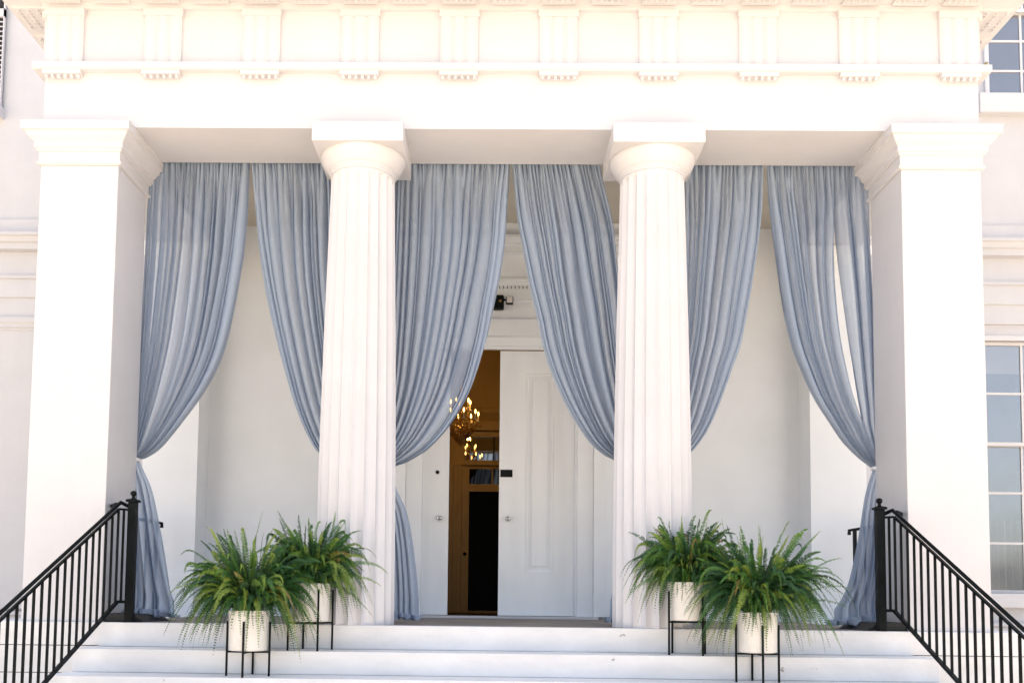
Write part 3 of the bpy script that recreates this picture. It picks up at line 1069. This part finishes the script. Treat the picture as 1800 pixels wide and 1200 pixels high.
def tail(outer, inner, npl, seed, parent, y0=.80, fwd=.22, nu=220, nt_=190, puddle=1.0):
    Lp = resample(outer, nt_)
    Rp = resample(inner, nt_)
    u = np.linspace(0, 1, nu)[None, :]
    t = np.linspace(0, 1, nt_)[:, None]
    n1 = fn(seed, 1.5, .6)
    n2 = fn(seed + 1, 4.0, 1.0)
    n4 = fn(seed + 3, 2.5, 2.2)
    n5 = fn(seed + 5, 6.0, 5.0, 8)
    sm = lambda a, b, x: np.clip((x - a) / (b - a), 0, 1) ** 2 * (3 - 2 * np.clip((x - a) / (b - a), 0, 1))
    rs = np.random.RandomState(seed)
    npl = npl + 2
    wd = rs.choice([.5, .9, 1.5, 2.6], npl, p=[.3, .3, .2, .2])
    edges = np.concatenate([[0], np.cumsum(wd)]) / wd.sum()
    uw = np.clip(u + .05 * n1(u, t) * sm(0, .5, t), -.02, 1.02)
    cell = np.interp(uw, edges, np.arange(npl + 1))
    ci = np.clip(cell.astype(int), 0, npl - 1)
    cw = (wd / wd.sum())[ci]
    ph = 2 * PI * (cell - ci)
    kk = rs.uniform(.8, 2.3, npl)[ci]
    du = -kk * np.minimum(cw, .14) / (2 * PI) * np.sin(ph)
    s = np.clip(u + du * sm(0, .04, u) * sm(0, .04, 1 - u), 0, 1)
    x = Lp[:, :1] * (1 - s) + Rp[:, :1] * s
    z = Lp[:, 1:] * (1 - s) + Rp[:, 1:] * s
    A = .012 + (.022 + .16 * np.minimum(cw, .2)) * sm(0, .6, t)
    y = y0 + A * np.cos(ph) + .03 * n1(u, t) * sm(.1, .8, t) + .006 * n4(u, t) * sm(.1, .4, t) + .004 * n5(u, t) * sm(.3, .9, t)
    y = y - .045 * np.sqrt(np.clip(1 - (2 * u - 1) ** 2, 0, 1)) * (1 - sm(0, .3, t))
    # the cloth reaches the boards and lies forward in soft rolls
    tq = np.clip((t - .84) / .16, 0, 1)
    pd = tq
    y = y - fwd * tq + .03 * n2(u, t) * tq
    zb_ = .03 + (np.interp(.84, np.linspace(0, 1, nt_), Rp[:, 1]) - .03) * np.clip(1 - tq * 2.2, 0, 1)
    roll_ = np.abs(np.sin(2.7 * PI * tq + 1.6 * n2(u, t * .3) + .8)) * (.045 + .02 * n1(u, t))
    zl = np.where(tq > 0, np.minimum(z, zb_) * (1 - sm(0, .25, tq)) + (.028 + roll_) * sm(0, .25, tq), z)
    z = np.maximum(zl, .006)
    z = z + .05 * (1 - sm(0, .5, np.abs(u - .35))) * sm(0, .4, tq) * (1 - sm(.7, 1, tq))
    P = np.stack([x + .012 * n4(u, t) * pd, y, z], -1)
    return grid_obj('tail', P, M['sheer'], parent)

def tie(cx, cy, z, rx, ry, parent, tilt=0.0):
    m_ = MB()
    n = 40
    V = []
    F = []
    prof = [(-.016, .96), (-.012, 1.0), (0, 1.03), (.012, 1.0), (.016, .96)]
    for h_, q in prof:
        for k in range(n):
            a = 2 * PI * k / n
            r_ = 1 + .03 * math.sin(5 * a)
            V.append((cx + rx * q * r_ * math.cos(a), cy + ry * q * r_ * math.sin(a), z + h_ + tilt * math.cos(a)))
    for j in range(len(prof) - 1):
        for k in range(n):
            k2 = (k + 1) % n
            F.append((j * n + k, j * n + k2, (j + 1) * n + k2, (j + 1) * n + k))
    m_.add(V, F)
    return m_.build('tieback', M['ribbon'], parent, smooth=True)

TZ = 4.46
CUR = [
    # label, outer edge, inner edge, pleats, seed, tie, tail outer, tail inner
    ('dusty blue sheer curtain tied back against the left pier, leftmost of six',
     [(-3.475, TZ), (-3.48, 3.6), (-3.50, 2.8), (-3.525, 2.0), (-3.535, 1.522)],
     [(-2.499, TZ), (-2.508, 4.0), (-2.530, 3.60), (-2.562, 3.329), (-2.622, 2.938), (-2.709, 2.549), (-2.851, 2.218), (-3.043, 1.914), (-3.251, 1.639), (-3.40, 1.530), (-3.455, 1.520)],
     15, 11, (-3.495, .80, 1.505, .052, .055, .004),
     [(-3.54, 1.49), (-3.53, 1.2), (-3.50, .7), (-3.47, .3), (-3.46, .02)],
     [(-3.450, 1.49), (-3.388, 1.365), (-3.329, 1.23), (-3.275, 1.014), (-3.24, .853), (-3.19, .638), (-3.127, .371), (-3.078, .211), (-2.99, .09), (-2.87, .012)], 4),
    ('dusty blue sheer curtain swept right towards the left column, showing left of it',
     [(-1.30, TZ), (-1.30, 3.6), (-1.31, 2.8), (-1.31, 2.0), (-1.32, 1.42)],
     [(-2.488, TZ), (-2.443, 4.004), (-2.399, 3.61), (-2.334, 3.219), (-2.241, 2.83), (-2.115, 2.389), (-1.986, 2.006), (-1.843, 1.706), (-1.74, 1.58), (-1.539, 1.46), (-1.40, 1.42)],
     14, 23, (-1.36, .82, 1.41, .055, .05, 0),
     [(-1.33, 1.40), (-1.33, .7), (-1.33, .02)], [(-1.41, 1.40), (-1.47, .9), (-1.52, .4), (-1.55, .02)], 3),
    ('dusty blue sheer curtain swept left behind the left column, beside the open door',
     [(-1.28, TZ), (-1.27, 3.6), (-1.27, 2.8), (-1.26, 2.0), (-1.26, 1.40)],
     [(0.031, TZ), (0.008, 4.018), (-0.01, 3.681), (-0.051, 3.346), (-0.113, 3.012), (-0.195, 2.625), (-0.331, 2.184), (-0.495, 1.882), (-0.68, 1.663), (-0.867, 1.536), (-1.028, 1.469), (-1.18, 1.41)],
     17, 37, (-1.22, .82, 1.40, .055, .05, 0),
     [(-1.25, 1.39), (-1.24, .7), (-1.22, .02)],
     [(-1.17, 1.39), (-1.052, 1.334), (-0.997, 1.226), (-0.913, 1.038), (-0.855, 0.77), (-0.818, 0.503), (-0.781, 0.184), (-0.745, 0.012)], 4),
    ('blue sheer curtain swept right to the right column, before the closed door leaf',
     [(0.88, TZ), (0.96, 4.136), (1.021, 3.856), (1.059, 3.521), (1.12, 2.911), (1.19, 2.143), (1.28, 1.44)],
     [(0.049, TZ), (0.096, 3.962), (0.165, 3.57), (0.239, 3.181), (0.307, 2.904), (0.38, 2.574), (0.501, 2.246), (0.637, 1.974), (0.799, 1.731), (0.934, 1.607), (1.03, 1.554), (1.19, 1.44)],
     17, 41, (1.24, .82, 1.43, .055, .05, 0),
     [(1.28, 1.42), (1.27, .7), (1.25, .02)],
     [(1.20, 1.42), (1.17, .9), (1.09, .55), (1.028, 0.31), (0.991, 0.151), (0.949, 0.012)], 3),
    ('dusty blue sheer curtain swept left towards the right column, showing right of it',
     [(1.30, TZ), (1.30, 3.6), (1.31, 2.8), (1.33, 2.0), (1.34, 1.42)],
     [(2.474, TZ), (2.453, 3.976), (2.407, 3.585), (2.338, 3.141), (2.254, 2.699), (2.16, 2.424), (2.051, 2.123), (1.926, 1.85), (1.764, 1.631), (1.55, 1.467), (1.42, 1.42)],
     14, 59, (1.38, .82, 1.41, .055, .05, 0),
     [(1.33, 1.40), (1.33, .7), (1.33, .02)], [(1.41, 1.40), (1.47, .9), (1.50, .4), (1.52, .02)], 3),
    ('dusty blue sheer curtain with a long parted slit, tied back against the right pier',
     [(3.475, TZ), (3.48, 3.6), (3.50, 2.8), (3.52, 2.0), (3.535, 1.50)],
     [(2.495, TZ), (2.519, 4.033), (2.569, 3.586), (2.635, 3.143), (2.722, 2.703), (2.816, 2.429), (2.93, 2.157), (3.077, 1.914), (3.181, 1.753), (3.313, 1.608), (3.42, 1.52), (3.455, 1.495)],
     14, 71, (3.49, .80, 1.485, .052, .055, -.006),
     [(3.54, 1.47), (3.53, 1.2), (3.50, .7), (3.45, .3), (3.42, .02)],
     [(3.452, 1.47), (3.409, 1.35), (3.37, 1.189), (3.328, 0.921), (3.248, 0.505), (3.165, 0.282), (3.03, .10), (2.90, 0.012)], 4),
]
for i, (lab, ou, inn, npl, seed, ti, to, tin, tnp) in enumerate(CUR):
    T = empty('curtain', (ti[0], .84, 0))
    tag(T, lab, 'curtain', 'blue sheer curtains across the porch')
    drape(ou, inn, npl + 1, seed, T, slit=(.36, .14, .84, .16) if i == 5 else None)
    tail(to, tin, tnp, seed + 7, T, fwd=.30 if i in (0, 5) else .12)
    tie(*ti[:5], T, ti[5])

# black weights that hold the outer curtains down
for sg, lab in ((-1, 'black sloping base plate under the left curtain tail'), (1, 'black sloping base plate under the right curtain tail')):
    prof = [(3.45, 0.0), (3.10, 0.0), (3.13, .02), (3.20, .068), (3.45, .072)]
    o = MB()
    P_ = [(sg * x, z) for x, z in prof]
    n = len(P_)
    V = [(x, .12, z) for x, z in P_] + [(x, .78, z) for x, z in P_]
    F = [(k, (k + 1) % n, n + (k + 1) % n, n + k) for k in range(n)] + [tuple(range(n)), tuple(range(n, 2 * n))[::-1]]
    ob = o.add(V, F).build('base_plate', M['blackplate'], None, bevel=.004)
    tag(ob, lab, 'base plate', 'curtain base plates')

# ------------------------------------------------------------------ plant stands, pots and ferns
def stand(cx, cy, z0, rot, rad, hring, htop, label):
    T = empty('plant_stand', (cx, cy, z0))
    tag(T, label, 'plant stand', 'black metal plant stands')
    B = M['black']
    for k in range(4):
        a = rot + PI / 2 * k
        x, y = cx + rad * math.cos(a), cy + rad * math.sin(a)
        MB().tube([(x, y, z0), (x, y, z0 + htop)], .0075, sq=True).build('leg', B, T)
    for k in range(2):
        a = rot + PI / 2 * k
        dx, dy = math.cos(a) * rad, math.sin(a) * rad
        MB().tube([(cx - dx, cy - dy, z0 + hring + k * .001), (cx + dx, cy + dy, z0 + hring + k * .001)], .0075 + k * .0006, sq=True).build('cross_bar', B, T)

def pot(cx, cy, z0, r, h, parent):
    nu, nz = 144, 60
    V = []
    F = []
    for j in range(nz + 1):
        t = j / nz
        z = h * t
        rr = r * (.94 + .06 * t)
        if t < .05:
            rr *= .9 + .1 * math.sqrt(max(0, 1 - (1 - t / .05) ** 2))
        for k in range(nu):
            a = 2 * PI * k / nu
            d = 0
            if .03 < t < .93:
                q1 = abs(math.sin(a * 18 + t * 30))
                q2 = abs(math.sin(a * 18 - t * 30))
                d = -.0055 * (1 - min(1, min(q1, q2) * 2.2))
            if t >= .95:
                d = .002
            V.append((cx + (rr + d) * math.cos(a), cy + (rr + d) * math.sin(a), z0 + z))
    for rr, z in ((r * .94, h), (r * .93, h - .03), (0.001, h - .03)):
        for k in range(nu):
            a = 2 * PI * k / nu
            V.append((cx + rr * math.cos(a), cy + rr * math.sin(a), z0 + z))
    for j in range(nz + 3):
        for k in range(nu):
            k2 = (k + 1) % nu
            F.append((j * nu + k, j * nu + k2, (j + 1) * nu + k2, (j + 1) * nu + k))
    F.append(tuple(range(nu))[::-1])
    MB().add(V, F).build('pot', M['pot'], parent, smooth=True)
    MB().lathe([(r * .9, h - .045), (r * .92, h - .018), (r * .5, h - .008), (.001, h)], 36, (cx, cy, z0)).build('soil', M['soil'], parent, smooth=True)

def fern(name_label, cx, cy, zp, r, seed, reach, height, nfr, bias, heroes=(), zlow=-.2, front=.0):
    """zp: pot bottom; foliage springs from the pot mouth"""
    h = .315
    T = empty('potted_fern', (cx, cy, zp))
    tag(T, name_label, 'fern', 'potted ferns on the steps')
    pot(cx, cy, zp, r, h, T)
    rnd = random.Random(seed)
    V = []
    F = []
    tone = []
    def frond(P0, P1, P2, wid, tn, curl=0.0):
        P0, P1, P2 = Vector(P0), Vector(P1), Vector(P2)
        L = (P1 - P0).length * .5 + (P2 - P1).length * .5 + (P2 - P0).length * .5
        n = max(14, int(L / .0118))
        pts = []
        side = (P2 - P0).cross(Vector((0, 0, 1)))
        if side.length < 1e-4:
            side = Vector((1, 0, 0))
        side.normalize()
        w1, w2 = rnd.uniform(-.02, .02), rnd.uniform(2, 5)
        for i in range(n + 1):
            t_ = i / n
            p = P0 * (1 - t_) ** 2 + P1 * 2 * t_ * (1 - t_) + P2 * t_ * t_
            p = p + side * (w1 * math.sin(w2 * t_ * 2)) * t_
            if curl and t_ > .78:
                q_ = (t_ - .78) / .22
                p = p - Vector((0, 0, 1)) * (curl * .09 * q_ * q_) - (P2 - P1).normalized() * (curl * .05 * q_ * q_)
            pts.append(p)
        dirs = []
        for i in range(n + 1):
            d_ = pts[min(i + 1, n)] - pts[max(i - 1, 0)]
            dirs.append(d_.normalized())
        a = math.atan2(P2.y - P0.y, P2.x - P0.x)
        # rachis
        b0 = len(V)
        for i in range(0, n + 1, 2):
            dv = dirs[i]
            sd_v = dv.cross(Vector((0, 0, 1)))
            if sd_v.length < .05:
                sd_v = Vector((1, 0, 0))
            sd_v.normalize()
            nn = sd_v.cross(dv)
            rr = .0022 * (1 - .7 * i / n)
            for q in (sd_v * rr, -sd_v * rr, nn * rr * 1.2):
                V.append(tuple(pts[i] + q))
                tone.append(min(1, tn + .12))
        m_ = (n // 2) + 1
        for j in range(m_ - 1):
            for q in range(3):
                q2 = (q + 1) % 3
                F.append((b0 + j * 3 + q, b0 + j * 3 + q2, b0 + (j + 1) * 3 + q2, b0 + (j + 1) * 3 + q))
        roll = rnd.choice([-1, 1]) * rnd.uniform(.25, 1.25)
        for i in range(3, n + 1):
            s = i / n
            dv = dirs[i]
            sd_v = (side - dv * side.dot(dv)).normalized()
            nn = sd_v.cross(dv).normalized()
            sd2 = sd_v * math.cos(roll) + nn * math.sin(roll)
            nn2 = nn * math.cos(roll) - sd_v * math.sin(roll)
            ln = wid * min(1, s * 4 + .15) * (1 - s ** 3) ** .8 * (1 - .35 * s) + .004
            for sgn in (-1, 1):
                if rnd.random() < .05:
                    continue
                l_ = ln * rnd.uniform(.8, 1.12)
                ld = (sd2 * sgn + dv * rnd.uniform(.12, .42) - nn2 * rnd.uniform(-.05, .38)).normalized()
                base = pts[i]
                wv = dv * (.0044 + .0016 * (1 - s))
                mid = base + ld * l_ * .55 + nn2 * l_ * rnd.uniform(0, .08)
                tip = base + ld * l_ - nn2 * l_ * rnd.uniform(0, .22)
                b1 = len(V)
                V.extend([tuple(base - wv * .6), tuple(base + wv * .8), tuple(mid + wv * .75), tuple(tip), tuple(mid - wv * .85)])
                F.append((b1, b1 + 1, b1 + 2, b1 + 3, b1 + 4))
                tt = min(.93 if tn < .93 else 1, max(0, tn + rnd.uniform(-.1, .1) + .5 * max(0, s - .55)))
                tone.extend([tt] * 5)
    zo = zp + h - .02
    rl, rr_, rf, top, bot = reach
    C = Vector((cx, cy, zo + .03))
    for k in range(nfr):
        q = (k + .5) / nfr
        az = rnd.uniform(0, 2 * PI)
        # tips are spread over a mound: sin(elevation) runs from the hanging rim to the crown
        se = -.72 + 1.68 * q ** .95
        se = max(-.72, min(.97, se + rnd.uniform(-.08, .08)))
        ce = math.sqrt(1 - se * se)
        rx = rr_ if math.cos(az) > 0 else rl
        k_ = rnd.uniform(.62, 1.08) if rnd.random() < .85 else rnd.uniform(1.0, 1.22)
        fz = top if se > 0 else bot
        tx, ty = ce * math.cos(az) * rx, ce * math.sin(az) * rf
        if se < .1 and math.sin(az) < -.35 and abs(math.cos(az)) < .8:
            k_ *= rnd.choice([.42, .55, .7, .95])
        tip = C + Vector((tx * k_, ty * k_, se * fz * k_))
        ro = r * .6
        P0 = Vector((cx + ro * .6 * math.cos(az) * rnd.random(), cy + ro * .6 * math.sin(az) * rnd.random(), zo))
        hz = Vector((tx, ty, 0)) * k_
        lift = (.30 + .38 * (1 - max(0, se))) * hz.length + .10 + .45 * max(0, se) * fz
        P1 = P0 + hz * rnd.uniform(.38, .62) + Vector((0, 0, lift * rnd.uniform(.75, 1.15)))
        tn = rnd.choice([.0, .05, .12, .2, .3, .42, .55, .72, .86] * 6 + [.97])
        frond(P0, P1, tip, rnd.choice([.026, .032, .038, .044, .050]), tn, rnd.choice([0, 0, .4, .9]))
    # short young fronds fill the heart of the plant
    for k in range(nfr // 3):
        az = rnd.uniform(0, 2 * PI)
        q = rnd.random()
        hz = Vector((math.cos(az), math.sin(az), 0)) * (.10 + .16 * q)
        P0 = Vector((cx, cy, zo)) + hz * .3
        frond(P0, P0 + hz * .4 + Vector((0, 0, .14 + .1 * (1 - q))), P0 + hz * 1.3 + Vector((0, 0, .10 + .20 * (1 - q))), .028, rnd.choice([0, .05, .1, .5, .8]), .6)
    for (x1, z1, x2, z2, curl, tn) in heroes:
        P0 = Vector((cx, cy - .02, zo))
        frond(P0, P0 + Vector((x1, -.03, z1)), P0 + Vector((x2, -.05, z2)), .032, tn, curl)
    mb = MB()
    mb.v = V
    mb.f = F
    o = mb.build('foliage', M['leaf'], T)
    me = o.data
    if len(me.vertices) == len(tone):
        at_ = me.attributes.new('tone', 'FLOAT', 'POINT')
        at_.data.foreach_set('value', tone)
    return T

Z1, Z2 = -.203, -.392
stand(-2.02, -.545, Z2, 0.02, .168, .190, .43, 'black plant stand on the lower step, under the far left fern')
stand(-1.600, -.185, Z1, R(29), .190, .225, .50, 'black plant stand on the upper step, close to the left column')
stand(1.515, -.185, Z1, R(29), .190, .268, .52, 'black plant stand on the upper step, close to the right column')
stand(1.992, -.545, Z2, -.02, .166, .222, .45, 'black plant stand on the lower step, under the far right fern')
fern('bushy fern in an ivory pot on the lower step, left pair, spreading towards the railing', -2.02, -.545, Z2 + .20, .158, 3,
     (.60, .54, .44, .66, .48), 0, 400, 0,
     heroes=[(.0, .45, .10, .80, 0, .5), (.06, .40, .20, .72, .5, .1), (-.20, .40, -.58, .55, .9, .3), (-.10, .42, -.34, .68, 0, .7), (-.25, .30, -.66, .18, .6, .8), (-.02, .3, -.12, .66, 0, .6)])
fern('smaller fern in an ivory pot on the upper step, beside the left fluted column', -1.600, -.185, Z1 + .235, .158, 8,
     (.48, .50, .38, .56, .42), 0, 310, 0,
     heroes=[(.10, .45, .34, .62, 1.4, .4), (.0, .4, -.02, .56, 0, .5), (.30, .30, .66, .14, .5, .5), (.28, .16, .60, .02, .2, .7), (.25, .10, .52, -.24, 0, .5), (-.1, .3, -.3, .44, 0, .4), (.12, .3, .30, .38, 0, .2)])
fern('fern in an ivory pot on the upper step, in front of the right fluted column', 1.515, -.185, Z1 + .278, .158, 14,
     (.52, .48, .40, .58, .44), 0, 330, 0,
     heroes=[(.08, .45, .20, .68, .5, .6), (.12, .4, .24, .54, .2, .2), (-.12, .38, -.28, .55, .7, .3), (.18, .4, .36, .44, 1.2, .3), (-.04, .35, -.06, .50, 0, .5), (-.26, .25, -.56, .05, .9, .4), (-.24, .18, -.54, -.12, .6, .5)])
fern('largest fern in an ivory pot on the lower step, right pair, spreading towards the railing', 1.992, -.545, Z2 + .232, .155, 21,
     (.56, .66, .46, .68, .48), 0, 430, 0,
     heroes=[(.10, .5, .24, .76, .2, .6), (-.14, .5, -.34, .66, 1.3, .2), (.22, .4, .48, .66, 0, .6), (.30, .34, .66, .48, .3, .5), (.34, .25, .74, .24, .4, .7), (.0, .4, .04, .62, 0, .5), (.3, .2, .70, .08, .2, .5)])

# ------------------------------------------------------------------ little bird on the ledge
bxp, byp, bzp = 4.225, .10, tz1
Bd = empty('bird', (bxp, byp, bzp))
tag(Bd, 'tiny dark-capped bird perched on the ledge at the upper right corner', 'bird')
def loft(rings, n=14):
    V = []
    F = []
    for (x, z, rx, ry) in rings:
        for k in range(n):
            a = 2 * PI * k / n
            V.append((bxp + x + rx * math.cos(a), byp + ry * math.sin(a), bzp + z))
    for j in range(len(rings) - 1):
        for k in range(n):
            k2 = (k + 1) % n
            F.append((j * n + k, j * n + k2, (j + 1) * n + k2, (j + 1) * n + k))
    F.append(tuple(range(n))[::-1])
    F.append(tuple(range((len(rings) - 1) * n, len(rings) * n)))
    return MB().add(V, F)
loft([(-.004, .010, .006, .006), (-.004, .014, .017, .015), (0, .026, .021, .019), (.002, .040, .019, .017), (.006, .052, .014, .013), (.008, .060, .014, .013), (.010, .070, .013, .012), (.010, .078, .009, .008), (.010, .081, .002, .002)]).build('body', M['feather_yellow'], Bd, smooth=True)
MB().sph((bxp + .0095, byp, bzp + .070), .0138, 14, (1, 1, .9)).build('cap', M['feather_dark'], Bd, smooth=True)
MB().sph((bxp + .006, byp - .0085, bzp + .068), .0075, 10).build('cheek', M['feather_pale'], Bd, smooth=True)
MB().sph((bxp + .006, byp - .008, bzp + .055), .0095, 10, (1, 1, .6)).build('bib', M['feather_dark'], Bd, smooth=True)
MB().sph((bxp - .013, byp, bzp + .036), .02, 14, (.4, .8, 1.3)).build('wing', M['feather_dark'], Bd, smooth=True)
MB().tube([(bxp + .02, byp, bzp + .074), (bxp + .033, byp, bzp + .080)], [.004, .0008], 8).build('beak', M['feather_dark'], Bd, smooth=True)
MB().tube([(bxp - .008, byp, bzp + .02), (bxp - .03, byp + .02, bzp + .004)], [.007, .004], 8).build('tail', M['feather_dark'], Bd, smooth=True)
MB().tube([(bxp - .003, byp - .005, bzp), (bxp - .003, byp - .005, bzp + .014)], .0014, 6).build('leg', M['feather_dark'], Bd)
MB().tube([(bxp + .004, byp + .005, bzp), (bxp + .004, byp + .005, bzp + .014)], .0014, 6).build('leg', M['feather_dark'], Bd)

# ------------------------------------------------------------------ tidy normals of closed meshes
import bmesh
for o in list(bpy.data.objects):
    if o.type == 'MESH' and len(o.data.polygons) < 6000 and o.name.split('.')[0] not in ('drape', 'tail', 'foliage', 'tieback'):
        bm = bmesh.new()
        bm.from_mesh(o.data)
        bmesh.ops.recalc_face_normals(bm, faces=bm.faces)
        bm.to_mesh(o.data)
        bm.free()
